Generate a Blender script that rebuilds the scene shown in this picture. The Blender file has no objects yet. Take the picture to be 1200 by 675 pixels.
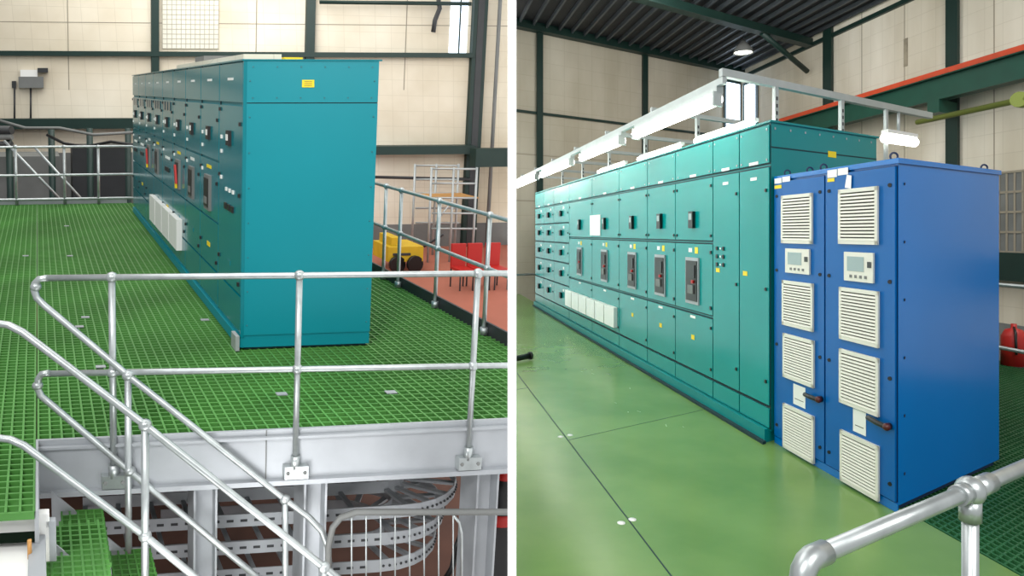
import bpy, bmesh, math, random
from mathutils import Vector, Matrix
random.seed(4)
F=800.0; CX=600.0; HY=272.0
sc=bpy.context.scene
sc.view_settings.view_transform='Standard'
sc.view_settings.look='None'

# ------------------------------------------------------------------ materials
def lin(c):
    r=[]
    for x in c:
        x/=255.0
        r.append(x/12.92 if x<=0.04045 else ((x+0.055)/1.055)**2.4)
    return (r[0],r[1],r[2],1)
_m={}
def mat(name,rgb,rough=.5,metal=0,var=.0,scale=3,emit=0,stretch=(1,1,1),coat=0,rgb2=None,bump=0,spec=.5,tile=None):
    if name in _m: return _m[name]
    m=bpy.data.materials.new(name); m.use_nodes=True
    nt=m.node_tree; b=nt.nodes['Principled BSDF']
    b.inputs['Roughness'].default_value=rough
    b.inputs['Metallic'].default_value=metal
    b.inputs['Specular IOR Level'].default_value=spec
    if coat: b.inputs['Coat Weight'].default_value=coat; b.inputs['Coat Roughness'].default_value=.12
    c=lin(rgb)
    tc=nt.nodes.new('ShaderNodeTexCoord'); mp=nt.nodes.new('ShaderNodeMapping')
    mp.inputs['Scale'].default_value=stretch
    nz=nt.nodes.new('ShaderNodeTexNoise'); nz.inputs['Scale'].default_value=scale; nz.inputs['Detail'].default_value=6
    nt.links.new(tc.outputs['Object'],mp.inputs[0]); nt.links.new(mp.outputs[0],nz.inputs['Vector'])
    cr=nt.nodes.new('ShaderNodeValToRGB')
    cr.color_ramp.elements[0].position=.3; cr.color_ramp.elements[1].position=.72
    lo=lin(rgb2) if rgb2 else tuple([x*(1-var) for x in c[:3]]+[1])
    hi=c if rgb2 else tuple([min(1,x*(1+var)) for x in c[:3]]+[1])
    cr.color_ramp.elements[0].color=lo; cr.color_ramp.elements[1].color=hi
    nt.links.new(nz.outputs['Fac'],cr.inputs[0])
    out=cr.outputs[0]
    if tile:   # faint tile joints on vertical walls
        sx=nt.nodes.new('ShaderNodeSeparateXYZ'); cb=nt.nodes.new('ShaderNodeCombineXYZ')
        nt.links.new(tc.outputs['Object'],sx.inputs[0])
        nt.links.new(sx.outputs[tile],cb.inputs[0]); nt.links.new(sx.outputs['Z'],cb.inputs[1])
        br=nt.nodes.new('ShaderNodeTexBrick'); br.offset=0
        br.inputs['Color1'].default_value=(1,1,1,1); br.inputs['Color2'].default_value=(.94,.94,.93,1); br.inputs['Mortar'].default_value=(.8,.79,.76,1)
        br.inputs['Scale'].default_value=1; br.inputs['Brick Width'].default_value=.4; br.inputs['Row Height'].default_value=.4; br.inputs['Mortar Size'].default_value=.007
        nt.links.new(cb.outputs[0],br.inputs['Vector'])
        mx=nt.nodes.new('ShaderNodeMix'); mx.data_type='RGBA'; mx.blend_type='MULTIPLY'; mx.inputs[0].default_value=.65
        nt.links.new(out,mx.inputs[6]); nt.links.new(br.outputs['Color'],mx.inputs[7]); out=mx.outputs[2]
    nt.links.new(out,b.inputs['Base Color'])
    if bump:
        bp=nt.nodes.new('ShaderNodeBump'); bp.inputs['Strength'].default_value=bump
        nt.links.new(nz.outputs['Fac'],bp.inputs['Height']); nt.links.new(bp.outputs[0],b.inputs['Normal'])
    if emit:
        b.inputs['Emission Color'].default_value=c; b.inputs['Emission Strength'].default_value=emit
    _m[name]=m; return m
tealL=mat('teal_paint',(0,132,144),.4,0,.03,1.2,spec=.35)
tealLs=mat('teal_paint_door',(0,118,128),.16,0,.06,2)
tealR=mat('seagreen_paint',(0,128,128),.34,0,.05,1.5,spec=.3)
tealRd=mat('seagreen_paint_door',(0,138,136),.2,0,.05,1.5,spec=.35)
seam=mat('seam_dark',(4,44,50),.7)
screw=mat('screw_head',(40,110,118),.4)
blue=mat('blue_paint',(0,108,186),.2,0,.05,1.2,spec=.6,bump=.01)
blued=mat('blue_door_paint',(0,92,162),.3,0,.05,1.5,spec=.3)
bluek=mat('blue_seam',(6,34,70),.6)
galv=mat('galvanised_steel',(178,184,184),.34,.65,.14,14)
galvd=mat('galvanised_plate',(166,170,174),.5,.25,.12,3)
alu=mat('aluminium',(176,182,182),.4,.4,.06,6)
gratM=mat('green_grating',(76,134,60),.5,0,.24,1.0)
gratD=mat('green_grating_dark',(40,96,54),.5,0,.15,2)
under=mat('grating_gap_shade',(10,24,14),.95,spec=.1)  # near-black colour stands in for the shade below the gratings
gfloor=mat('green_floor',(118,152,82),.24,0,.1,1.1,rgb2=(88,126,58),bump=.015)
gfloorl=mat('floor_scuff',(150,178,122),.6)
cream=mat('cream_panel',(234,226,208),.7,0,.05,.5,rgb2=(206,194,170),tile='X')
creamR=mat('cream_panel_aged',(206,200,184),.8,0,.1,.6,rgb2=(166,158,138),stretch=(1,1,.35),tile='X')
creamS=mat('cream_panel_side',(228,222,208),.8,0,.1,.6,rgb2=(184,174,152),stretch=(1,1,.3),tile='Y')
joint=mat('panel_joint',(150,142,126),.9)
stain=mat('wall_stain',(140,132,114),.9,0,.3,5)
dgreen=mat('dark_green_steel',(14,44,38),.5,0,.1,3)
dgreen2=mat('green_crane_steel',(16,70,56),.5,0,.1,3)
white=mat('white_plastic',(232,232,228),.45)
vent=mat('vent_plastic',(220,218,206),.5)
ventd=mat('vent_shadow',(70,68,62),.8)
black=mat('black_plastic',(14,14,15),.4)
dgrey=mat('dark_grey',(50,52,54),.5,0,.1,5)
mgrey=mat('mid_grey',(112,114,112),.6,0,.15,2)
yellow=mat('yellow_label',(236,206,20),.5)
yelp=mat('yellow_machine_paint',(206,170,30),.5,0,.1,3)
redm=mat('red_paint',(180,34,28),.45)
orange=mat('orange_rail',(196,70,36),.5,0,.1,4)
glass=mat('meter_glass',(40,70,78),.1)
lcd=mat('lcd_screen',(150,168,168),.2)
maroon=mat('maroon_handle',(70,16,14),.4)
brown=mat('brown_floor',(128,88,74),.8,0,.2,1.2,rgb2=(88,62,54))
terra=mat('terracotta_floor',(166,98,78),.7,0,.1,1)
roofm=mat('roof_deck',(20,24,28),.6,0,.1,2)
roofr=mat('roof_rib',(64,70,74),.5)
wglass=mat('window_daylight',(218,234,250),.4,0,0,1,emit=2.6)
blockm=mat('glass_block',(208,206,192),.25,0,.08,2,emit=.2)
blockj=mat('glass_block_joint',(176,170,154),.8)
tubeE=mat('fluorescent_tube',(255,255,242),.4,emit=13)
divm=mat('white_partition_glow',(255,255,255),.6,emit=.75)  # emission added so the partition edge shows white; it is no lamp
wood=mat('wood_handle',(190,140,80),.6)
pale=mat('pale_pipe_green',(112,124,48),.5)

# ------------------------------------------------------------------ halls
class Hall:
    def __init__(s,O,eu,ev,ew,side):
        s.O=Vector(O); s.a=[Vector(eu).normalized(),Vector(ev).normalized(),Vector(ew).normalized()]
        s.M=Matrix(s.a).transposed(); s.I=s.M.inverted(); s.side=side
    def W(s,p): return s.O+s.M@Vector(p)
    def on(s,ax,val,x,y):   # image pixel coordinates, cast along the sight line to a plane of the hall
        d=s.I@Vector(((x-CX)/F,1,(HY-y)/F)); c=s.I@(-s.O)
        return c+d*((val-c[ax])/d[ax])
    def rect(s,ax,val,x0,y0,x1,y1):
        o=1-ax; xm=(x0+x1)/2; ym=(y0+y1)/2
        a=s.on(ax,val,x0,ym)[o]; b=s.on(ax,val,x1,ym)[o]
        c=s.on(ax,val,xm,y0)[2]; d=s.on(ax,val,xm,y1)[2]
        return min(a,b),max(a,b),min(c,d),max(c,d)
L=Hall((-2.133,5.4,-.9315),(-.695,1,.21),(10.5,1,.21),(.5,-1,8.41),-1)
R=Hall((2.18,3.85,-1.583),(-.15,1,0),(1.4375,1,0),(0,0,1),1)

class Ob:
    def __init__(s,name,h):
        s.n=name; s.h=h; s.v=[]; s.f=[]; s.fm=[]; s.sm=[]; s.mats=[]
    def mi(s,m):
        if m not in s.mats: s.mats.append(m)
        return s.mats.index(m)
    def hexa(s,p,m,world=False):
        b=len(s.v); s.v+=[Vector(q) if world else s.h.W(q) for q in p]
        for f in ((0,1,2,3),(4,5,6,7),(0,1,5,4),(1,2,6,5),(2,3,7,6),(3,0,4,7)):
            s.f.append([b+i for i in f]); s.fm.append(s.mi(m)); s.sm.append(False)
    def box(s,u0,u1,v0,v1,w0,w1,m):
        s.hexa([(u0,v0,w0),(u1,v0,w0),(u1,v1,w0),(u0,v1,w0),(u0,v0,w1),(u1,v0,w1),(u1,v1,w1),(u0,v1,w1)],m)
    def face(s,ax,val,x0,y0,x1,y1,th,m,off=0):
        a,b,c,d=s.h.rect(ax,val,x0,y0,x1,y1)
        if ax==1: s.box(a,b,val-off-th,val-off,c,d,m)
        else: s.box(val-off-th,val-off,a,b,c,d,m)
        return a,b,c,d
    def tube(s,pts,r,m,seg=12,world=False):
        P=[Vector(p) if world else s.h.W(p) for p in pts]
        n=len(P); T=[]
        for i in range(n):
            t=Vector((0,0,0))
            if i>0: t+=(P[i]-P[i-1]).normalized()
            if i<n-1: t+=(P[i+1]-P[i]).normalized()
            T.append(t.normalized())
        ref=Vector((0,0,1)) if abs(T[0].z)<.9 else Vector((1,0,0))
        x=T[0].cross(ref).normalized(); b=len(s.v)
        for i in range(n):
            x=(x-T[i]*x.dot(T[i])).normalized(); y=T[i].cross(x)
            for k in range(seg):
                a=2*math.pi*k/seg; s.v.append(P[i]+(x*math.cos(a)+y*math.sin(a))*r)
        k_=s.mi(m)
        for i in range(n-1):
            for k in range(seg):
                k2=(k+1)%seg
                s.f.append([b+i*seg+k,b+i*seg+k2,b+(i+1)*seg+k2,b+(i+1)*seg+k]); s.fm.append(k_); s.sm.append(True)
        s.f.append([b+k for k in range(seg)][::-1]); s.fm.append(k_); s.sm.append(False)
        s.f.append([b+(n-1)*seg+k for k in range(seg)]); s.fm.append(k_); s.sm.append(False)
    def lathe(s,p,prof,m,seg=20,world=False):  # profile [(r,z)] about world z
        c=Vector(p) if world else s.h.W(p); b=len(s.v); k_=s.mi(m)
        for r,z in prof:
            for k in range(seg):
                a=2*math.pi*k/seg; s.v.append(c+Vector((r*math.cos(a),r*math.sin(a),z)))
        for i in range(len(prof)-1):
            for k in range(seg):
                k2=(k+1)%seg
                s.f.append([b+i*seg+k,b+i*seg+k2,b+(i+1)*seg+k2,b+(i+1)*seg+k]); s.fm.append(k_); s.sm.append(True)
    def ball(s,p,r,m,world=False):
        s.lathe(p,[(max(.0005,r*math.sin(math.pi*i/10)),-r*math.cos(math.pi*i/10)) for i in range(11)],m,16,world)
    def ribbon(s,path,w0,w1,th,m):   # upright strip along a path of (u,v)
        for (a,b),(c,d) in zip(path[:-1],path[1:]):
            dx,dy=c-a,d-b; l=math.hypot(dx,dy); nx,ny=-dy/l*th/2,dx/l*th/2
            s.hexa([(a-nx,b-ny,w0),(c-nx,d-ny,w0),(c+nx,d+ny,w0),(a+nx,b+ny,w0),
                    (a-nx,b-ny,w1),(c-nx,d-ny,w1),(c+nx,d+ny,w1),(a+nx,b+ny,w1)],m)
    def done(s,bevel=0):
        me=bpy.data.meshes.new(s.n); bm=bmesh.new()
        vs=[bm.verts.new(v) for v in s.v]
        for f,k,q in zip(s.f,s.fm,s.sm):
            fc=bm.faces.new([vs[i] for i in f]); fc.material_index=k; fc.smooth=q
        bmesh.ops.recalc_face_normals(bm,faces=bm.faces)
        if s.h:   # trim everything at the partition between the two halls
            bmesh.ops.bisect_plane(bm,geom=bm.verts[:]+bm.edges[:]+bm.faces[:],plane_co=(s.h.side*.0195,0,0),
                plane_no=(-s.h.side,0,0),clear_outer=True)
        if len(bm.verts)==0: print('EMPTY',s.n); bm.free(); return
        c=Vector((0,0,0))
        for v in bm.verts: c+=v.co
        c/=len(bm.verts)
        for v in bm.verts: v.co-=c
        bm.to_mesh(me); bm.free()
        o=bpy.data.objects.new(s.n,me); o.location=c
        for m in s.mats: me.materials.append(m)
        sc.collection.objects.link(o)
        if bevel:
            md=o.modifiers.new('b','BEVEL'); md.width=bevel; md.segments=2; md.limit_method='ANGLE'
        return o
def lerp(a,b,t): return a+(b-a)*t

# ================================================================== PARTITION
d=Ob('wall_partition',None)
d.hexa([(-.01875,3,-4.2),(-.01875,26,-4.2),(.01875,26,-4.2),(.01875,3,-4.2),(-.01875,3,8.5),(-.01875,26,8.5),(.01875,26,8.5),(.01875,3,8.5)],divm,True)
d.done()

# ================================================================== LEFT HALL
uf=L.on(2,0,300,503)[0]; vl=L.on(2,0,45,515)[1]
vr=L.on(2,0,500,353)[1]
WL=-2.2; UW=15.0; UD=8.6
o=Ob('floor',L); o.box(-4,UW+.1,-16,14,WL-.1,WL,brown); 
o.box(3,UW,vr+.2,14,WL,WL+.004,terra); o.done()
# far wall
o=Ob('wall_back',L)
o.box(UW,UW+.15,-18,14,WL,7,cream)
for y in (28,): 
    z=L.on(0,UW,300,y)[2]; o.box(UW-.004,UW,-18,14,z-.01,z+.01,joint)
for x in (80,300,475):
    v=L.on(0,UW,x,60)[1]; o.box(UW-.004,UW,v-.012,v+.012,2.0,7,joint)
zb=L.on(0,UW,300,150)[2]
o.box(UW-.02,UW,-18,L.on(0,UW,300,60)[1],WL,zb-.6,mgrey)
o.box(UW-.02,UW,L.on(0,UW,300,60)[1],14,WL,zb-2.6,mgrey)
o.done()
o=Ob('trim_wall_steel',L)
z=L.on(0,UW,300,64)[2]; v1=L.on(0,UW,552,60)[1]
o.box(UW-.18,UW-.02,-18,v1,z-.06,z+.06,dgreen)
for x,hw,yb in ((181,4.5,84),(362,5,76)):
    a,b,c,dd=L.rect(0,UW,x-hw,-60,x+hw,140); o.box(UW-.15,UW-.02,a,b,c,7,dgreen)
a,b,c,dd=L.rect(0,UW,550,-60,566,175); o.box(UW-.15,UW-.02,a,b,WL,7,dgreen)
o.box(UW-.17,UW-.15,a+.1,b-.1,WL,7,dgrey)
o.tube([(UW-.25,b+.25,WL),(UW-.25,b+.25,7)],.05,mgrey,8)
z=L.on(0,UW,300,3)[2]; a=L.on(0,UW,370,3)[1]; o.tube([(UW-.3,a,z),(UW-.3,v1-.2,z)],.05,dgreen)
a=L.on(0,UW-.2,512,0)[1]; za=L.on(0,UW-.2,512,10)[2]; o.tube([(UW-.25,a,za+.3),(UW-.25,a+.06,za),(UW-.25,a-.05,za-.3),(UW-.25,a-.08,za-.6)],.06,dgrey)
z=L.on(0,UW,80,143)[2]; o.box(UW-.5,UW-.02,-18,L.on(0,UW,300,60)[1],z-.15,z+.1,dgreen)
z=L.on(0,UW,500,174)[2]; o.box(UW-.5,UW-.02,L.on(0,UW,430,60)[1],v1,z-.12,z+.1,dgreen)
z=L.on(0,UW-1,560,184)[2]; o.box(UW-1.1,UW-.8,v1-.3,14,z-.25,z+.22,dgreen)
z=L.on(0,UW,500,205)[2]; o.tube([(UW-.3,L.on(0,UW,430,60)[1],z),(UW-.3,v1,z-.1)],.04,dgrey,8)
o.done()
o=Ob('window_glass_block',L)
a,b,c,dd=L.rect(0,UW,190,-40,256,57)
o.box(UW-.03,UW,a,b,c,dd,blockm)
n=12
for i in range(n+1):
    v=lerp(a,b,i/n); o.box(UW-.036,UW-.03,v-.008,v+.008,c,dd,blockj)
for i in range(18):
    z=lerp(c,dd,i/17); o.box(UW-.036,UW-.03,a,b,z-.008,z+.008,blockj)
o.done()
o=Ob('window_strip',L); o.face(0,UW,528,-40,548,66,.03,wglass)
o.face(0,UW,538,-40,539.5,66,.06,dgreen); o.done()
o=Ob('wall_control_box',L)
o.face(0,UW,24,82,44,92,.2,white); o.face(0,UW,22,90,51,103,.25,mgrey); o.face(0,UW,44,80,56,85,.3,dgrey); o.face(0,UW,14,95,19,103,.1,dgrey)
p=L.on(0,UW-.1,17,103); q=L.on(0,UW-.1,17,140); o.tube([p,q],.02,dgrey,6)
p=L.on(0,UW-.1,36,103); q=L.on(0,UW-.1,36,140); o.tube([p,q],.02,dgrey,6)
o.done()
o=Ob('pipe_run',L)
for y,r in ((152,.09),(160,.06),(168,.05)):
    z=L.on(0,UD+2.5,80,y)[2]; o.tube([(UD+2.5,-15,z),(UD+2.5,-2,z)],r,dgrey if y!=160 else mgrey)
for x in (10,60,105,150):
    p=L.on(0,UD+2.6,x,150); o.tube([(p[0],p[1],WL),(p[0],p[1],p[2])],.06,dgreen,8)
o.tube([L.on(0,UD+2.3,x,y) for x,y in ((55,158),(75,168),(100,172),(130,166),(160,170))],.03,black,8)
o.tube([L.on(0,UD+2.3,x,y) for x,y in ((-5,140),(30,150),(70,150),(110,158),(160,155))],.03,mgrey,8)
o.done()
o=Ob('machine_housing',L)
z=L.on(0,UD+3,80,183)[2]
o.box(UD+3,UD+4.4,-14,L.on(0,UD+3,70,200)[1],WL,z,mgrey)
o.box(UD+3.0,UD+4,L.on(0,UD+3,85,200)[1],L.on(0,UD+3,150,200)[1],WL,z+.2,dgrey)
for k in range(6): o.box(UD+2.96,UD+3,-13+k*1.1,-12.2+k*1.1,z-.6,z-.15,dgrey)
o.done()

# deck
def grating(name,h,rects,sp,bw,depth,m):
    o=Ob(name,h)
    for (u0,u1,v0,v1) in rects:
        n=int((v1-v0)/sp)
        for i in range(n+1):
            v=v0+i*sp; o.box(u0,u1,v-bw/2,v+bw/2,-depth,0,m)
        n=int((u1-u0)/sp)
        for i in range(n+1):
            u=u0+i*sp; o.box(u-bw/2,u+bw/2,v0,v1,-depth,-.002,m)
        o.box(u0,u1,v0,v1,-depth-.12,-depth-.11,under)  # dark sheet added as painted shade behind the gaps between bars
    return o.done()
un=L.on(2,0,20,600)[0]
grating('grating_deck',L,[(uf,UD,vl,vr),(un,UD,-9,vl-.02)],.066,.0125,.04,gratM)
o=Ob('grating_clips',L)
for x,y in ((93,383),(100,372),(78,265),(82,300),(240,375),(458,460),(330,462),(118,430),(30,300)):
    p=L.on(2,0,x,y); o.box(p[0]-.025,p[0]+.025,p[1]-.035,p[1]+.035,.0,.006,galvd)
o.done()
o=Ob('deck_edge_beam',L)
o.box(uf-.02,uf,vl,6,-.31,.0,galvd)
o.box(uf-.06,uf+.0,vl,6,-.34,-.31,galvd)
o.box(uf-.05,uf,vl,6,-.05,-.035,galvd)
for k in range(3):
    v=vl+1.3+k*1.7; o.box(uf-.024,uf-.02,v-.003,v+.003,-.31,0,mgrey)
o.box(un,uf,vl-.02,vl,-.31,0,galvd)
o.box(uf,UD,vr,vr+.02,-.25,.1,dgrey)
o.box(uf,UD,vr+.02,vr+.03,-.25,.08,galvd)
o.box(UD,UD+.03,-12,0,-.2,.1,galvd)
o.done()
for x in (237,363,560):
    o=Ob('deck_post',L); v=L.on(0,uf+.12,x,600)[1]
    o.box(uf+.02,uf+.22,v-.07,v-.058,WL,-.15,galvd); o.box(uf+.02,uf+.22,v+.058,v+.07,WL,-.15,galvd)
    o.box(uf+.1,uf+.112,v-.06,v+.06,WL,-.15,galvd); o.box(uf,uf+.24,v-.09,v+.09,WL,WL+.02,galvd); o.done()

# cabinet
H=2.24; D=.984; LEN=7.4
o=Ob('switchgear_cabinet',L)
o.box(.0,LEN,.0,D,.1,H,tealL)
o.box(.02,LEN,.02,D-.02,0,.1,seam)
o.box(-.004,LEN,-.03,0.0,.02,.1,tealL); o.box(-.004,.05,0,D,.02,.1,tealL)
o.box(-.012,0,-.0,D,1.93,H,tealL); o.box(-.012,0,0,D,.12,1.922,tealL)
o.box(-.006,0,0,D,1.92,1.932,seam)
o.box(-.013,0,-.02,0.006,.1,H,tealLs)
o.box(-.02,LEN+.02,-.03,D+.02,H,H+.012,tealLs)
for i in range(8):
    for v in (.03,D-.03):
        w=.2+i*.27; o.lathe((-.012,v,w),[(.0005,-.006),(.006,-.004),(.006,.004),(.0005,.006)],screw,8)
for i in range(6):
    v=.05+i*(D-.1)/5; o.box(-.016,-.012,v-.005,v+.005,H-.05,H-.04,screw); o.box(-.016,-.012,v-.005,v+.005,1.96,1.97,screw)
p=L.on(0,-.012,361,98); o.box(-.016,-.012,p[1]-.045,p[1]+.045,p[2]-.028,p[2]+.028,yellow)
for k in (-1,0,1): o.box(-.0165,-.016,p[1]-.03,p[1]+.03,p[2]+k*.014-.002,p[2]+k*.014+.002,dgrey)
o.box(-.03,.12,-.06,-.03,.0,.12,alu)
cw=LEN/9
rows=[(.14,.42),(.44,.86),(.88,1.40),(1.42,1.9),(1.93,H-.01)]
for c in range(9):
    u0=c*cw+.012; u1=(c+1)*cw-.012
    o.box(u0-.012,u0,-.012,0,.12,H,seam)
    for r,(a,b) in enumerate(rows):
        if c==0 and r in (1,2,3):
            if r==1: o.box(u0,u1,-.02,0,.44,1.9,tealLs)
            continue
        o.box(u0,u1,-.02,0,a,b,tealLs)
    uc=(u0+u1)/2
    for a in (.5,1.2,1.75) : 
        o.box(u0+.03,u0+.055,-.035,-.02,a,a+.03,black); o.box(u1-.055,u1-.03,-.035,-.02,a+.1,a+.13,black)
    for wv in (1.28,1.5,1.62): o.box(u1-.12,u1-.08,-.03,-.02,wv,wv+.03,white)
    o.box(u0+.3,u1-.3,-.022,-.02,2.1,2.12,white)
    if c in (1,2,3,5,6):
        o.box(uc-.11,uc+.11,-.045,-.02,.94,1.26,mgrey); o.box(uc-.09,uc+.09,-.052,-.045,.97,1.23,black)
        o.box(uc-.06,uc+.06,-.058,-.052,1.0,1.06,mgrey)
        o.box(uc-.1,uc+.1,-.024,-.02,1.32,1.35,yellow if c%2 else white)
    else:
        for k in range(3):
            o.box(uc-.16+k*.12,uc-.1+k*.12,-.035,-.02,1.05,1.1,black); o.box(uc-.16+k*.12,uc-.12+k*.12,-.03,-.02,1.2,1.23,white)
    o.box(uc-.05,uc+.05,-.045,-.02,1.58,1.7,black); o.box(uc-.03,uc+.03,-.05,-.045,1.62,1.67,white)
    if c in (3,6): 
        o.hexa([(uc-.09,-.07,1.0),(uc-.03,-.07,1.0),(uc-.03,-.052,1.0),(uc-.09,-.052,1.0),(uc+.0,-.07,1.2),(uc+.06,-.07,1.2),(uc+.06,-.052,1.2),(uc+.0,-.052,1.2)],redm)
        o.box(uc-.08,uc-.02,-.07,-.052,.95,1.01,yellow)
    o.box(uc-.06,uc+.06,-.024,-.02,.6,.64,yellow if c%3==1 else tealLs)
    if c>3:
        for k in range(3): o.box(uc-.25+k*.2,uc-.12+k*.2,-.03,-.02,1.78,1.88,glass)
a,b,c_,d_=L.rect(1,-.02,180,238,214,282)
zc=L.on(1,-.02,196,258)[2]
for k in range(4):
    u0=lerp(a,b,k/4)+.03; u1=lerp(a,b,(k+1)/4)-.03; o.box(u0,u1,-.08,-.02,zc-.17,zc+.17,white)
o.box(.5,3.8,.1,.4,H+.012,H+.07,cream); o.box(.6,2.0,.45,.6,H+.012,H+.05,yellow)
o.box(2.4,2.9,.15,.5,H+.07,H+.13,mgrey)
o.done()

# handrails
RT=.0185; RB=.032
def rail_pt(u,x,y): return L.on(0,u,x,y)
ur=uf-.04
o=Ob('handrail',L)
pT=[rail_pt(ur,x,326-.0105*(x-40)) for x in (52,200,400,640)]
zt=[ (ur,p[1],p[2]) for p in pT]
o.tube(zt,RT,galv)
pM=[(ur,p[1],p[2]) for p in [rail_pt(ur,x,438-.018*(x-50)) for x in (52,200,400,640)]]
o.tube(pM,RT,galv)
def at(pts,v):
    for a,b in zip(pts[:-1],pts[1:]):
        if a[1]<=v<=b[1]: return lerp(a[2],b[2],(v-a[1])/(b[1]-a[1]))
    return pts[0][2]
for x,yb in ((131,565),(351,552),(560,545)):
    p=rail_pt(ur,x,324); v=p[1]
    o.tube([(ur,v,-.22),(ur,v,at(zt,v))],RT,galv)
    o.ball((ur,v,at(zt,v)),RB,galv); o.ball((ur,v,at(pM,v)),RB,galv)
    o.box(ur-.03,ur+.02,v-.07,v+.07,-.3,-.22,galv); o.tube([(ur,v,-.24),(ur,v,-.16)],.028,galv)
    o.tube([(ur-.035,v-.05,-.26),(ur-.02,v-.05,-.26)],.012,mgrey,6)
    o.tube([(ur-.035,v+.05,-.26),(ur-.02,v+.05,-.26)],.012,mgrey,6)
ua=ur-.02
def path(u,pts): return [rail_pt(u,x,y) for x,y in pts]
o.tube(path(ua,[(56,326),(46,327),(41,332),(40,340),(43,349),(52,358),(150,440),(334,585),(362,606),(377,622),(384,640),(386,662)]),RT,galv)
o.tube(path(ua,[(58,437),(49,438),(45,444),(44,455),(48,464),(60,474),(152,552),(246,630),(330,700)]),RT,galv)
for x,y in ((42,336),(44,452)): o.ball(rail_pt(ua,x,y),.028,galv)
for x,y,y2 in ((150,440,720),(334,585,760)):
    p=rail_pt(ua,x,y); q=rail_pt(ua,x+1,y2); o.tube([p,q],RT,galv); o.ball(p,RB,galv)
o.ball(rail_pt(ua,152,552),RB,galv); o.ball(rail_pt(ua,335,703),RB,galv)
o.done()
ub=uf-.62
o=Ob('stair_handrail',L)
o.tube(path(ub,[(-60,372),(-10,378),(10,381),(26,389),(170,498),(380,665),(440,713)]),RT,galv)
o.tube(path(ub,[(-60,508),(-5,513),(12,515),(28,522),(170,628),(300,735)]),RT,galv)
for x,y,y2 in ((170,498,760),(380,665,800)):
    p=rail_pt(ub,x,y); q=rail_pt(ub,x,y2); o.tube([p,q],RT,galv); o.ball(p,RB,galv)
o.ball(rail_pt(ub,170,628),RB,galv)
o.done()
# stairs
o=Ob('steel_staircase',L)
p0=rail_pt(ua,60,575); p1=rail_pt(ua,200,690)
sl=(p1[2]-p0[2])/(p1[1]-p0[1])
for uu in (ub,ua+.0):
    v0=p0[1]; v1=v0+2.2
    o.hexa([(uu-.006,v0,p0[2]-.22),(uu+.006,v0,p0[2]-.22),(uu+.006,v1,p0[2]-.22+sl*2.2),(uu-.006,v1,p0[2]-.22+sl*2.2),
            (uu-.006,v0,p0[2]),(uu+.006,v0,p0[2]),(uu+.006,v1,p0[2]+sl*2.2),(uu-.006,v1,p0[2]+sl*2.2)],galvd)
for k in range(7):
    v=p0[1]+.05+k*.27; w=p0[2]-.03+sl*(k*.27+.1)
    for j in range(6): o.box(ub,ua,v+j*.045,v+j*.045+.01,w-.03,w,gratM)
    for j in range(12):
        u=lerp(ub,ua,j/11); o.box(u-.005,u+.005,v,v+.24,w-.03,w-.002,gratM)
o.done()
o=Ob('landing_grating',L)
pl=L.on(2,-.35,60,640)
for k in range(26): 
    v=pl[1]-1.0+k*.05; o.box(pl[0]-.6,pl[0]+.25,v-.006,v+.006,-.38,-.35,gratM)
for k in range(17):
    u=pl[0]-.6+k*.05; o.box(u-.006,u+.006,pl[1]-1,pl[1]+.28,-.38,-.352,gratM)
o.done()
o=Ob('metal_toolbox',L)
a=L.on(2,-.1,58,608)
o.box(a[0]-.02,a[0]+.03,a[1]-.5,a[1],-.32,-.06,white)
o.box(a[0]-.5,a[0]-.02,a[1]-.5,a[1]-.02,-.32,-.2,white); o.box(a[0]-.5,a[0]-.02,a[1]-.1,a[1]-.02,-.2,-.17,galvd); o.box(a[0]-.02,a[0]+.02,a[1]-.02,a[1]+.03,-.32,-.1,galvd)
p=L.on(2,-.2,35,655); o.tube([(p[0],p[1],-.2),(p[0],p[1],-.1)],.01,wood,8)
o.done(bevel=.008)
o=Ob('deck_handrail',L)
vv=vr-.03
zt1=L.on(1,vv,520,237)[2]; zm1=L.on(1,vv,520,294)[2]
uA=L.on(1,vv,640,270)[0]; uB=UD
o.tube([(uA,vv,zt1),(uB,vv,zt1)],RT,galv); o.tube([(uA,vv,zm1),(uB,vv,zm1)],RT,galv)
for x in (452,470,515,575):
    u=L.on(1,vv,x,240)[0]
    o.tube([(u,vv,0),(u,vv,zt1)],RT,galv); o.ball((u,vv,zt1),RB,galv); o.ball((u,vv,zm1),RB,galv); o.tube([(u,vv,0),(u,vv,.06)],.034,galv)
o.done()
o=Ob('rear_handrail',L)
for y in (172,205,233):
    z=L.on(0,UD-.1,80,y)[2]; o.tube([(UD-.1,-12,z),(UD-.1,L.on(0,UD-.1,225,200)[1],z)],.022,galv)
for x in (18,75,115,157):
    p=L.on(0,UD-.1,x,172); o.tube([(UD-.1,p[1],0),p],.022,galv); o.ball(p,.035,galv)
for x,y,x2,y2 in ((5,165,75,238),(40,172,100,238)):
    o.tube([L.on(0,UD+.5,x,y),L.on(0,UD+.5,x2,y2)],.022,galv)
o.done()
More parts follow.
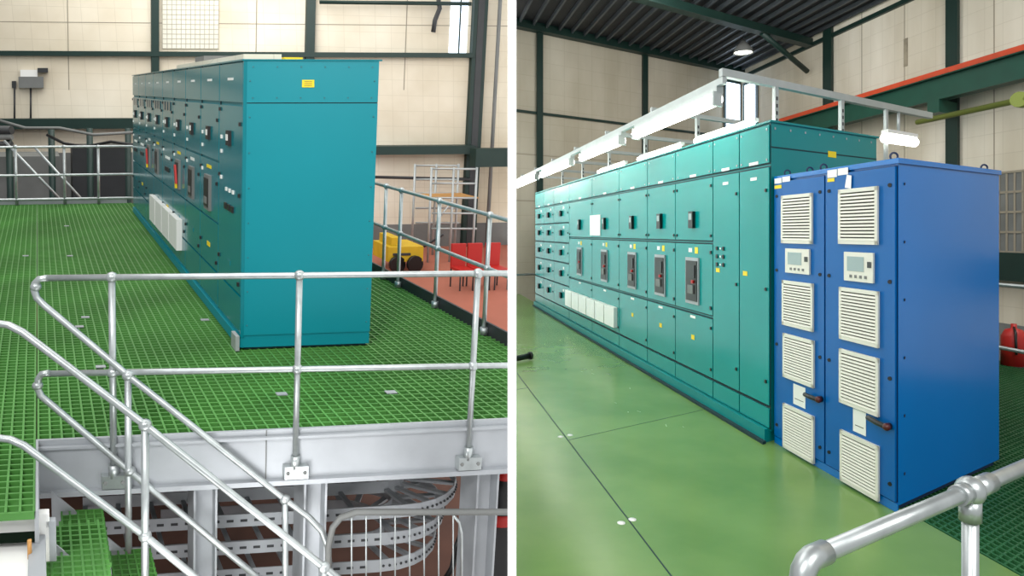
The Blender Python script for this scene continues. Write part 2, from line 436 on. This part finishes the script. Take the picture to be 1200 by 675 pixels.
def tray(o,uc,x0,x1,y,wd,hh=.09):
    p=L.on(0,uc,x0,y); q=L.on(0,uc,x1,y); w=q[2]
    r0=.25; r1=r0+wd
    vs,ve=p[1],q[1]
    for r in (r0,r1):
        pa=[(uc+r1-r,vs),(uc+r1-r,ve)]
        for k in range(1,15):
            a=math.pi*k/14; pa.append((uc+r1-r*math.cos(a),ve+r*math.sin(a)))
        pa.append((uc+r1+r,vs+(.6)))
        o.ribbon(pa,w,w+hh,.008,galvd)
        if r==r1:
            for k in range(int((ve-vs)/.09)):
                o.box(uc-.006,uc-.004,vs+k*.09,vs+k*.09+.045,w+hh*.4,w+hh*.6,dgrey)
            for k in range(22):
                a=math.pi*(k+.5)/22*.5
                o.ball((uc+r1-(r+.006)*math.cos(a),ve+(r+.006)*math.sin(a),w+hh*.5),.009,dgrey)
    n=int((ve-vs)/.22)
    for k in range(n): o.box(uc,uc+wd,vs+k*.22,vs+k*.22+.03,w+.01,w+.03,galvd)
    for k in range(9):
        a=math.pi*(k+.5)/9; c,s_=math.cos(a),math.sin(a); t=.02
        A=(uc+r1-r0*c,ve+r0*s_); B=(uc+r1-r1*c,ve+r1*s_); nx,ny=s_*t,c*t
        o.hexa([(A[0]-nx,A[1]-ny,w+.01),(B[0]-nx,B[1]-ny,w+.01),(B[0]+nx,B[1]+ny,w+.01),(A[0]+nx,A[1]+ny,w+.01),
                (A[0]-nx,A[1]-ny,w+.03),(B[0]-nx,B[1]-ny,w+.03),(B[0]+nx,B[1]+ny,w+.03),(A[0]+nx,A[1]+ny,w+.03)],galvd)
for x0,x1,y,wd in ((100,470,606,.35),(150,455,638,.35),(100,445,670,.35)):
    o=Ob('cable_tray',L); tray(o,uf+.45,x0,x1,y,wd); o.done()
ug=uf-.1
o=Ob('guard_rail',L)
o.tube(path(ug,[(384,720),(385,640),(390,618),(400,606),(418,600),(700,600)]),.02,mgrey)
for k in range(8):
    x=412+k*17; o.tube(path(ug,[(x,603),(x,720)]),.0055,galv,6)
o.tube(path(ug,[(531,603),(538,612),(541,625),(541,720)]),.009,galv,8)
o.done()
o=Ob('industrial_vacuum',L)
p=L.on(0,uf+.5,592,552); c=(p[0],p[1],WL); zt_=p[2]-WL
o.lathe(c,[(.001,0),(.16,0),(.16,.12),(.15,.14),(.15,zt_-.6),(.14,zt_-.36),(.001,zt_-.36)],black)
o.lathe((c[0],c[1],WL+zt_-.36),[(.14,0),(.155,.03),(.155,.05),(.13,.08),(.001,.08)],redm)
o.lathe((c[0],c[1],WL+zt_-.28),[(.13,0),(.13,.12),(.1,.22),(.001,.24)],black)
o.lathe((c[0],c[1],WL+zt_-.06),[(.06,0),(.06,.04),(.001,.05)],redm)
o.done()
o=Ob('floor_hose',L)
o.tube([L.on(0,uf+.3,x,y) for x,y in ((545,615),(535,640),(530,665),(515,690))],.02,black); o.done()
o=Ob('scaffold_tower',L)
us=UW-2.0
for uu in (us,us+.9):
    for x in (506,532,559):
        p=L.on(0,us,x,196); o.tube([(uu,p[1],WL),(uu,p[1],p[2])],.03,alu,8)
    for y in (198,215,232,250,268):
        a=L.on(0,us,506,y); b=L.on(0,us,559,y); o.tube([(uu,a[1],a[2]),(uu,b[1],b[2])],.025,alu,8)
a=L.on(0,us,506,232); b=L.on(0,us,559,268); o.box(us,us+.9,a[1],b[1],a[2]-.03,a[2],wood)
o.tube([L.on(0,us,506,268),L.on(0,us,532,232)],.02,alu,8)
o.done()
o=Ob('wheeled_generator',L)
ug2=UW-3
a,b,c,dd=L.rect(0,ug2,455,284,496,318)
o.box(ug2,ug2+.9,a,b,WL+.25,dd-.1,yelp); o.box(ug2+.1,ug2+.8,a+.1,b-.5,dd-.1,dd+.1,yelp); o.box(ug2-.02,ug2,a+.1,b-.3,WL+.4,dd-.25,dgrey)
for v in (a+.2,b-.2): o.tube([(ug2-.08,v,WL+.2),(ug2+.02,v,WL+.2)],.2,black,16)
o.tube([(ug2,b,WL+.6),(ug2-.1,b+.4,WL+.9)],.03,dgrey)
o.done(bevel=.03)
for k,x in enumerate((537,556,577)):
    o=Ob('red_chair',L); uu=UW-4.5
    a,b,c,dd=L.rect(0,uu,x-8,282,x+9,322)
    c=WL; 
    o.box(uu,uu+.05,a,b,c+.45,c+.95,redm); o.box(uu-.4,uu+.05,a,b,c+.4,c+.46,redm)
    for v in (a+.02,b-.02):
        o.tube([(uu-.38,v,c),(uu-.38,v,c+.4)],.02,dgrey,6); o.tube([(uu+.03,v,c),(uu+.03,v,c+.5)],.02,dgrey,6)
    o.done(bevel=.01)

# ================================================================== RIGHT HALL
UG=1.33; VG=-.04
o=Ob('floor',R)
o.box(-3,20,-10,.06,-.08,0,gfloor)
vj=R.on(2,0,690,548)[1]
o.box(-3,20,vj-.004,vj+.004,0,.0015,seam)
uj=R.on(2,0,745,498)[0]; o.box(uj-.002,uj+.002,vj,VG,0,.0015,seam)
uj2=R.on(2,0,615,455)[0]; o.box(uj2-.003,uj2+.003,vj-2,vj,0,.0015,seam)
for x,y in ((657,512),(668,510),(728,613),(741,609)):
    p=R.on(2,0,x,y); o.lathe((p[0],p[1],0),[(.001,.003),(.022,.003),(.022,0)],white,12)
for k in range(14):
    u=random.uniform(1.8,7); v=random.uniform(-1.0,-.35); l=random.uniform(.02,.06); t=random.uniform(-.5,.5)
    o.hexa([(u,v,0),(u+l,v+l*t,0),(u+l,v+l*t+.008,0),(u,v+.008,0),(u,v,.001),(u+l,v+l*t,.001),(u+l,v+l*t+.006,.001),(u,v+.006,.001)],gfloorl)
o.done()
o=Ob('floor_lower',R); o.box(-4,20,.0,12,-1.9,-1.8,mgrey); o.done()
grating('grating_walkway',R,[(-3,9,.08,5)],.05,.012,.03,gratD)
p=R.on(2,0,606,345); UF=p[0]
pc=R.on(0,UF,868,300); VS=pc[1]; CH=R.on(0,UF,868,82)[2]
o=Ob('wall_back',R); o.box(UF,UF+.15,-12,VS+.15,-2,CH,creamR)
for y in (180,235,): 
    z=R.on(0,UF,606,y)[2]; o.box(UF-.006,UF,-12,VS,z-.012,z+.012,joint)
o.done()
o=Ob('wall_side',R); o.box(-4,UF,VS,VS+.15,-2,CH+.6,creamS)
for x in (1010,1060,1165):
    u=R.on(1,VS,x,100)[0]; o.box(u-.012,u+.012,VS-.006,VS,0,CH,joint)
a,b,c,dd=R.rect(1,VS,1059,45,1064,78); o.box(a,b,VS-.008,VS,c,dd,stain)
z=R.on(1,VS,1185,380)[2]; o.box(-3,UF,VS-.03,VS,z-.9,z,mgrey)
o.done()
o=Ob('trim_steel_frame',R)
for x,hw in ((632,3.5),(755,3)):
    a,b,_,_=R.rect(0,UF,x-hw,50,x+hw,150); o.box(UF-.12,UF-.01,a,b,0,CH,dgreen)
for y in (32,130,):
    z=R.on(0,UF,606,y)[2]; o.box(UF-.08,UF-.01,-12,VS,z-.03,z+.03,dgreen)
for x,hw in ((972,5),(1118,7)):
    a,b,_,_=R.rect(1,VS,x-hw,50,x+hw,150); o.box(a,b,VS-.12,VS-.01,-.5,CH+.3,dgreen)
z=R.on(1,VS,972,44)[2]; o.box(-3,UF,VS-.1,VS-.01,z-.05,z+.05,dgreen)
z=R.on(1,VS,1185,312)[2]; o.box(-3,UF,VS-.3,VS-.01,z-.25,z+.25,dgreen)
o.done()
o=Ob('crane_beam',R)
vb=VS-.7
z0=R.on(1,vb,1150,106)[2]; z1=R.on(1,vb,1150,74)[2]
o.box(-3,UF-1,vb-.15,vb+.15,z1-.05,z1,dgreen2); o.box(-3,UF-1,vb-.02,vb+.02,z0,z1,dgreen2); o.box(-3,UF-1,vb-.15,vb+.15,z0,z0+.05,dgreen2)
o.box(-3,UF-1,vb-.04,vb+.04,z1,z1+.1,orange); o.box(-3,UF-1,vb-.16,vb-.15,z1-.03,z1+.05,orange)
for x in (972,1118):
    u=R.on(1,VS,x,100)[0]; o.box(u-.15,u+.15,vb-.2,VS-.13,z0-.25,z0,dgreen2)
o.done()
o=Ob('gas_pipe',R)
vp=VS-1.6; z=R.on(1,vp,1150,127)[2]; o.tube([(-2,vp,z),(R.on(1,vp,1075,140)[0],vp,z)],.05,pale); 
p=R.on(1,vp,1196,121); o.tube([(p[0],vp-.08,z),(p[0],vp+.08,z)],.12,pale)
o.done()
o=Ob('window_far',R)
a,b,c,dd=R.rect(0,UF,850,98,866,154); o.box(UF-.06,UF-.01,a-.1,b+.05,c-.1,dd+.1,dgreen); o.box(UF-.07,UF-.05,a,b,c,dd,wglass)
a,b,c,dd=R.rect(1,VS,874,98,886,154); o.box(a-.15,b+.15,VS-.04,VS-.01,c-.1,dd+.1,dgreen); o.box(a,b,VS-.06,VS-.03,c,dd,wglass)
o.done()
o=Ob('ceiling',R)
o.box(-4,UF,-12,VS+.2,CH,CH+.1,roofm)
v=-8
while v<VS:
    o.box(-4,UF,v,v+.06,CH-.1,CH,roofr); v+=.42
o.done()
o=Ob('roof_truss',R)
for u in (UF-4,):
    o.box(u-.08,u+.08,-12,VS,CH-.3,CH-.1,dgreen)
    o.box(u-.14,u+.14,-12,VS,CH-.32,CH-.29,dgreen)
o.box(UF-.3,UF-.05,-12,VS,CH-.2,CH,dgreen)
o.tube([(UF-4,VS-.2,CH-1.0),(UF-4,VS-2.2,CH-.3)],.07,dgreen)
o.done()
o=Ob('pendant_lamp',R)
p=R.on(0,UF-3,871,57)
o.lathe(p,[(.26,-.12),(.24,.0),(.12,.12),(.06,.2),(.001,.22)],mgrey); o.lathe((p[0],p[1],p[2]-.12),[(.001,.02),(.22,.02)],tubeE)
o.tube([(p[0],p[1],p[2]+.2),(p[0],p[1],CH-.1)],.015,dgrey,6)
o.done()

# green switchgear
H=2.41; DG=1.5; UE=R.on(1,VG,628,300)[0]
o=Ob('switchgear_cabinet',R)
o.box(UG,UE,VG,DG,.08,H,tealR)
o.box(UG+.02,UE,VG-.06,DG,0,.1,tealR); o.box(UG,UE,VG-.1,VG-.06,0,.02,seam)
o.box(UG-.02,UE,VG-.02,DG+.02,H,H+.015,tealR)
def gu(x): return R.on(1,VG,x,300)[0]
cols=[905,868,837,793,760,727,695,668,650,638,628]
us_=[gu(x) for x in cols]; us_[0]=UG
T=.018
def door(u0,u1,w0,w1,m=tealRd):
    o.box(u0-.004,u1+.004,VG-.004,VG,w0-.004,w1+.004,seam)
    o.box(u0+.008,u1-.008,VG-T,VG-.003,w0+.008,w1-.008,m)
def knob(u,w,r=.012): o.box(u-r,u+r,VG-T-.012,VG-T,w-r,w+r,black)
def lab(u,w,a,b,m): o.box(u-a,u+a,VG-T-.003,VG-T,w-b,w+b,m)
for i in range(len(us_)-1):
    u0,u1=us_[i],us_[i+1]; uc=(u0+u1)/2; wd=u1-u0
    door(u0,u1,2.1,2.4)
    for k in (0.08,.92):
        for w in (2.13,2.36): o.box(lerp(u0,u1,k)-.008,lerp(u0,u1,k)+.008,VG-T-.004,VG-T,w-.008,w+.008,galvd)
    lab(uc,2.12,.07,.012,white)
    door(u0,u1,.1,.26)
    if i<2:
        door(u0,u1,.27,2.08)
        for w in (.45,1.15,1.9): knob(u0+.05,w)
        lab(u1-.1,1.25,.035,.018,yellow)
        lab(uc,2.0,.05,.012,white)
        if i==1:
            for w in (1.3,1.37,1.44): 
                knob(uc-.06+.1,w,.016); knob(uc+.16,w,.016)
                lab(uc+.1,w,.012,.008,white)
        continue
    if i<7:
        door(u0,u1,1.5,2.08); door(u0,u1,.83,1.48); door(u0,u1,.27,.81)
        for w in (1.55,2.0): knob(u0+.04,w); knob(u1-.04,w)
        for w in (.9,1.4): knob(u0+.04,w,.015)
        for w in (.35,.72): knob(u0+.04,w)
        o.box(uc-.05,uc+.05,VG-T-.04,VG-T,1.62,1.78,black); o.box(uc-.035,uc+.035,VG-T-.045,VG-T-.04,1.7,1.76,lcd)
        o.box(uc-.15,uc+.15,VG-T-.02,VG-T,.9,1.34,galvd); o.box(uc-.125,uc+.125,VG-T-.03,VG-T-.02,.93,1.31,black)
        o.box(uc-.09,uc+.09,VG-T-.04,VG-T-.03,1.15,1.27,dgrey); o.box(uc-.06,uc+.06,VG-T-.045,VG-T-.03,1.0,1.08,mgrey); o.box(uc-.07,uc-.03,VG-T-.05,VG-T-.03,1.1,1.13,redm)
        lab(uc-.08,1.41,.035,.03,yellow); lab(uc+.06,1.41,.04,.02,white)
        lab(uc,.775,.06,.012,white)
        if i in (2,3,4): lab(uc,.58,.035,.022,yellow)
    else:
        for (a,b) in ((1.75,2.08),(1.4,1.74),(1.05,1.39),(.66,1.04),(.27,.65)): 
            door(u0,u1,a,b)
            o.box(uc-.06,uc+.06,VG-T-.04,VG-T,(a+b)/2-.05,(a+b)/2+.05,black)
            lab(uc-.2,(a+b)/2+.1,.05,.02,white)
            knob(u0+.1,(a+b)/2)
zc=R.on(1,VG,700,362)[2]; a=gu(666); b=gu(725)
for k in range(6):
    u0=lerp(b,a,k/6)+.02; u1=lerp(b,a,(k+1)/6)-.02; o.box(u0,u1,VG-.08,VG-T,zc-.13,zc+.13,white)
a,b,c,dd=R.rect(1,VG,693,252,705,276); o.box(a,b,VG-.03,VG-T,c,dd,white)
p=R.on(0,UG,975,181); o.box(UG-.004,UG,p[1]-.06,p[1]+.06,p[2]-.025,p[2]+.025,yellow)
for k in range(8):
    v=VG+.05+k*.2; o.box(UG-.006,UG,v-.008,v+.008,H-.05,H-.034,galvd)
o.box(UG-.003,UG,VG,DG,2.22,2.23,seam)
o.done()

# blue cabinet
o=Ob('power_factor_cabinet',R)
UB=1.31; VB=1.37; HB=2.0
o.box(.0,UB,.0,VB,.04,HB-.03,blue)
o.box(.03,UB-.03,.03,VB-.03,0,.04,bluek)
o.box(-.015,UB,-.02,VB+.01,HB-.03,HB,blue)
def bl(x): return R.on(1,0,x,300)[0]
um=bl(969)
for a,b in ((.012,um-.008),(um+.008,UB-.01)):
    o.box(a-.006,b+.006,-.004,0,.055,HB-.04,bluek); o.box(a,b,-.024,-.003,.06,HB-.045,blued)
o.box(0,UB,-.012,0,.0,.05,blue)
def fix(x0,y0,x1,y1):
    xm=(x0+x1)/2; w=(x1-x0)/2
    return x0,y0+abs(y0-272)/(xm-480)*w,x1,y1-abs(y1-272)/(xm-480)*w
def bvent(x0,y0,x1,y1):
    a,b,c,dd=R.rect(1,-.024,*fix(x0,y0,x1,y1))
    o.box(a,b,-.034,-.024,c,dd,vent)
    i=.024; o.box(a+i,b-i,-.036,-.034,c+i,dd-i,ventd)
    n=14
    for k in range(n):
        w=lerp(c+i,dd-i,(k+.0)/n); hh=(dd-c-2*i)/n
        o.hexa([(a+i,-.036,w),(b-i,-.036,w),(b-i,-.050,w),(a+i,-.050,w),(a+i,-.036,w+hh*.6),(b-i,-.036,w+hh*.6),(b-i,-.044,w+hh*.6),(a+i,-.044,w+hh*.6)],vent)
    for q in (a,b-i): o.box(q,q+i,-.046,-.034,c,dd,vent)
    for q in (c,dd-i): o.box(a,b,-.046,-.034,q,q+i,vent)
for r in ((984,218,1030,287),(985,336,1031,408),(985,408,1031,489),(986,503,1031,588),(917,226,953,286),(918,328,954,389),(919,390,955,455),(919,472,955,544)): bvent(*r)
for r in ((991,295,1025,332),(922,291,950,322)):
    a,b,c,dd=R.rect(1,-.024,*fix(*r)); o.box(a,b,-.045,-.024,c,dd,vent)
    w=b-a; h=dd-c
    o.box(a+w*.3,b-w*.12,-.048,-.045,c+h*.35,dd-h*.15,lcd)
    for k in range(4): o.box(a+w*(.2+k*.17),a+w*(.28+k*.17),-.049,-.045,c+h*.12,c+h*.22,mgrey)
    o.box(a+w*.05,a+w*.18,-.049,-.045,c+h*.5,c+h*.7,dgrey)
for x,y,x2,y2 in ((1000,481,1015,508),(930,452,944,476)):
    a,b,c,dd=R.rect(1,-.024,x,y,x2,y2); o.box(a,b,-.028,-.024,c,dd,white); o.box(a+.02,b-.02,-.029,-.028,c+.04,c+.045,dgrey)
for (x,y),(x2,y2) in (((1018,489),(1040,500)),((944,462),(960,468))):
    p=R.on(1,-.05,x,y); q=R.on(1,-.05,x2,y2)
    o.tube([(q[0],-.024,q[2]),(q[0],-.055,q[2])],.02,black); o.tube([(p[0],-.06,p[2]),((p[0]+q[0])/2,-.07,(p[2]+q[2])/2),(q[0],-.065,q[2])],.015,black)
    o.ball((q[0],-.06,q[2]),.022,maroon)
for x,y,x2,y2,m in ((970,199,981,208,white),(982,197,994,205,white),(970,209,978,213,yellow),(908,209,916,215,white),(917,207,926,213,white),(908,217,916,221,yellow)):
    o.face(1,-.024,x,y,x2,y2,.004,m)
a=R.on(1,-.03,994,213); o.hexa([(a[0]-.03,-.035,a[2]-.045),(a[0]+.03,-.035,a[2]-.035),(a[0]+.03,-.032,a[2]-.035),(a[0]-.03,-.032,a[2]-.045),(a[0]-.035,-.035,a[2]+.035),(a[0]+.01,-.035,a[2]+.045),(a[0]+.01,-.032,a[2]+.045),(a[0]-.035,-.032,a[2]+.035)],white)
for u in (.05,um-.05,um+.05,UB-.05):
    for w in (.15,.75,1.3,1.85): o.tube([(u,-.032,w),(u,-.022,w)],.012,black,8)
for u,v in ((.08,.06),(UB-.1,.06),(.08,VB-.08),(UB-.55,.06),(UB-.35,.1)):
    c=R.W((u,v,HB+.022)); pts=[c+Vector((.022*math.cos(t*math.pi/6),0,.022*math.sin(t*math.pi/6))) for t in range(13)]
    o.tube(pts,.006,bluek,8,True)
for k in range(6): 
    o.box(-.004,0,.06,.075,.2+k*.33,.215+k*.33,bluek)
o.done(bevel=.002)

# gantry with lamps
o=Ob('light_gantry',R)
vg=-.372; wg=2.75; ug1=1.65
def chan(p,q,s=.035):
    u0,u1=min(p[0],q[0]),max(p[0],q[0]); v0,v1=min(p[1],q[1]),max(p[1],q[1]); w0,w1=min(p[2],q[2]),max(p[2],q[2])
    o.box(u0-s/1,u1+s/1,v0-s,v1+s,w0-s,w1+s,alu)
chan((ug1,vg,wg),(12.3,vg,wg),.026)
chan((ug1,vg,wg+.06),(ug1,3.0,wg+.06),.03)
for u in (3.2,4.8,6.4,8,9.6,11.2): chan((u,vg,wg+.05),(u,1.2,wg+.05),.022)
for u,v in ((ug1,.3),(ug1,1.3),(3.2,.3),(4.8,.3),(6.4,.3),(8,.3),(9.6,.3)):
    chan((u,v,H+.02),(u,v,wg+.03),.024); o.box(u-.1,u+.1,v-.06,v+.06,H+.015,H+.04,galv)
    for k in range(4): o.box(u-.026,u-.024,v-.012,v+.012,H+.08+k*.06,H+.11+k*.06,dgrey)
chan((ug1,2.1,2.3),(ug1,2.1,wg+.03),.02)
o.done()
o=Ob('strip_light',R)
for a,b in ((1.72,3.7),(4.15,6.0),(6.6,8.9),(9.4,11.9)):
    o.box(a,b,vg-.03,vg+.05,wg-.075,wg-.026,alu)
    o.tube([(a+.02,vg-.01,wg-.125),(b-.02,vg-.01,wg-.125)],.05,tubeE)
    for q in (a,b-.03): o.box(q,q+.03,vg-.065,vg+.045,wg-.18,wg-.07,alu)
o.done()
o=Ob('strip_light',R)
for a,b in ((1.75,2.9),(3.3,4.6),(5.2,6.4)):
    o.box(a,b,VG+.14,VG+.2,H+.09,H+.12,white); o.tube([(a+.02,VG+.12,H+.07),(b-.02,VG+.12,H+.07)],.028,tubeE)
    o.box(a+.1,a+.14,VG+.14,VG+.18,H+.015,H+.1,white); o.box(b-.14,b-.1,VG+.14,VG+.18,H+.015,H+.1,white)
o.done()
o=Ob('strip_light',R)
p=R.on(0,ug1,1035,162); q=R.on(0,ug1,1070,157)
o.tube([(ug1-.02,p[1],p[2]),(ug1-.02,q[1],p[2])],.045,tubeE); o.box(ug1-.07,ug1+.03,p[1],q[1],p[2]+.045,p[2]+.08,white)
o.tube([(ug1,(p[1]+q[1])/2,p[2]+.08),(ug1,(p[1]+q[1])/2,wg+.05)],.015,alu,8)
o.done()

# near handrail
o=Ob('handrail',R)
w=1.02
e=R.on(2,w,955,652); b=R.on(2,w,1137,575); c=R.on(2,w,1290,508)
rr=.0165
o.tube([e,b,c],rr,galv,20)
o.ball(b,.031,galv); o.tube([(b[0],b[1],0),(b[0],b[1],w)],rr,galv,20)
o.tube([(b[0],b[1],w-.065),(b[0],b[1],w-.02)],.022,galv,20)
o.tube([lerp(b,e,.1),lerp(b,e,.03)],.022,galv,20); o.tube([lerp(b,c,.12),lerp(b,c,.03)],.022,galv,20)
dv=(e-b).normalized()
el=[e-dv*.03,e+dv*.008,e+dv*.022+Vector((0,0,-.005)),e+dv*.034+Vector((0,0,-.017)),e+dv*.038+Vector((0,0,-.034)),e+dv*.038+Vector((0,0,-.06))]
o.tube(el,.021,galv,20); o.tube([el[-1],el[-1]+Vector((0,0,-.95))],rr,galv,20)
o.done()
o=Ob('rear_handrail',R)
for y in (335,410):
    z=R.on(1,4.6,1186,y)[2]; o.tube([(-1,4.6,z),(9,4.6,z)],.024,galv)
for u in (1,3,5,7): o.tube([(u,4.6,-.1),(u,4.6,R.on(1,4.6,1186,335)[2])],.024,galv)
for y in (322,):
    z=R.on(0,UE+.8,610,y)[2]; o.tube([(UE+.8,-4,z),(UE+.8,.2,z)],.024,galv)
    o.tube([(UE+.8,-1.5,0),(UE+.8,-1.5,z)],.024,galv)
o.done()
o=Ob('fire_extinguisher',R)
p=R.on(1,4.9,1188,462)
zq=max(.0,p[2]-.12)
o.box(p[0]-.15,p[0]+.15,4.8,5.0,-.03,zq,dgrey)
o.lathe((p[0],4.9,zq),[(.001,0),(.13,0),(.13,.34),(.09,.42),(.03,.44),(.03,.49),(.001,.49)],redm); o.tube([(p[0],4.9,zq+.46),(p[0]-.08,4.78,zq+.4),(p[0]-.1,4.76,zq+.15)],.014,black,6)
o.done()
o=Ob('window_side',R)
a,b,c,dd=R.rect(1,VS,1172,200,1230,296); o.box(a,b,VS-.04,VS-.005,c,dd,mgrey)
for k in range(7): u=lerp(a,b,k/6); o.box(u-.02,u+.02,VS-.06,VS-.04,c,dd,joint)
for k in range(5): z=lerp(c,dd,k/4); o.box(a,b,VS-.06,VS-.04,z-.02,z+.02,joint)
o.done()
o=Ob('hose_nozzle',R)
p=R.on(2,.05,606,420); q=R.on(2,.05,620,418)
o.tube([(p[0],p[1]-.6,.05),(p[0],p[1],.05),(q[0],q[1],.06)],.035,black); o.tube([(q[0],q[1],.06),(q[0],q[1]+.03,.06)],.05,black); o.done()

# ================================================================== lights
def area(name,loc,tgt,size,en,col=(1,1,1),sy=None):
    l=bpy.data.lights.new(name,'AREA'); l.energy=en; l.size=size; l.color=col
    if sy: l.shape='RECTANGLE'; l.size_y=sy
    ob=bpy.data.objects.new(name,l); ob.location=loc
    ob.rotation_euler=(Vector(tgt)-Vector(loc)).to_track_quat('-Z','Y').to_euler(); sc.collection.objects.link(ob)
area('fill_left_hall',(-4,4,7),(-4,7,0),6,360,(1,.99,.96))  # unseen area light added above the deck as general fill
area('fill_left_far',(-7,14,7.5),(-8,18,1),7,500,(1,.99,.96))  # added fill that brightens the left back wall
area('fill_left_front',(-2,-2.5,3.5),(-3,6,-.5),2.5,300)  # added fill from behind the camera, brightens the cabinet front
area('fill_lower_level',(-1.5,3.2,-2.2),(-2,5,-1.8),1.2,22)  # added fill that lifts the cable trays below the deck
area('fill_right_front',(3,-2,3.6),(3.5,6,-.5),2.5,270,(1,.99,.96))  # unseen fill added behind the camera for the right hall
area('fill_right_mid',(.9,7,4.9),(.9,8,-1),4,140,(1,.99,.95))  # added overhead fill, no fitting modelled
area('fill_right_far',(4,14,4.6),(6,19,1),4,220,(1,.98,.95))  # added fill aimed at the right back wall
area('fill_right_side',(7,7,4.9),(10,12,2),3,380,(1,.98,.95))  # added fill to brighten the side wall
w=bpy.data.worlds.new('World'); sc.world=w; w.use_nodes=True
w.node_tree.nodes['Background'].inputs[0].default_value=(.96,.98,1,1); w.node_tree.nodes['Background'].inputs[1].default_value=.52

cam=bpy.data.cameras.new('camera'); co=bpy.data.objects.new('camera',cam); sc.collection.objects.link(co)
cam.sensor_width=36; cam.lens=F/1200*36; cam.shift_y=-(337.5-HY)/1200; cam.clip_start=.05; cam.clip_end=200
co.location=(0,0,0); co.rotation_euler=(math.pi/2,0,0); sc.camera=co
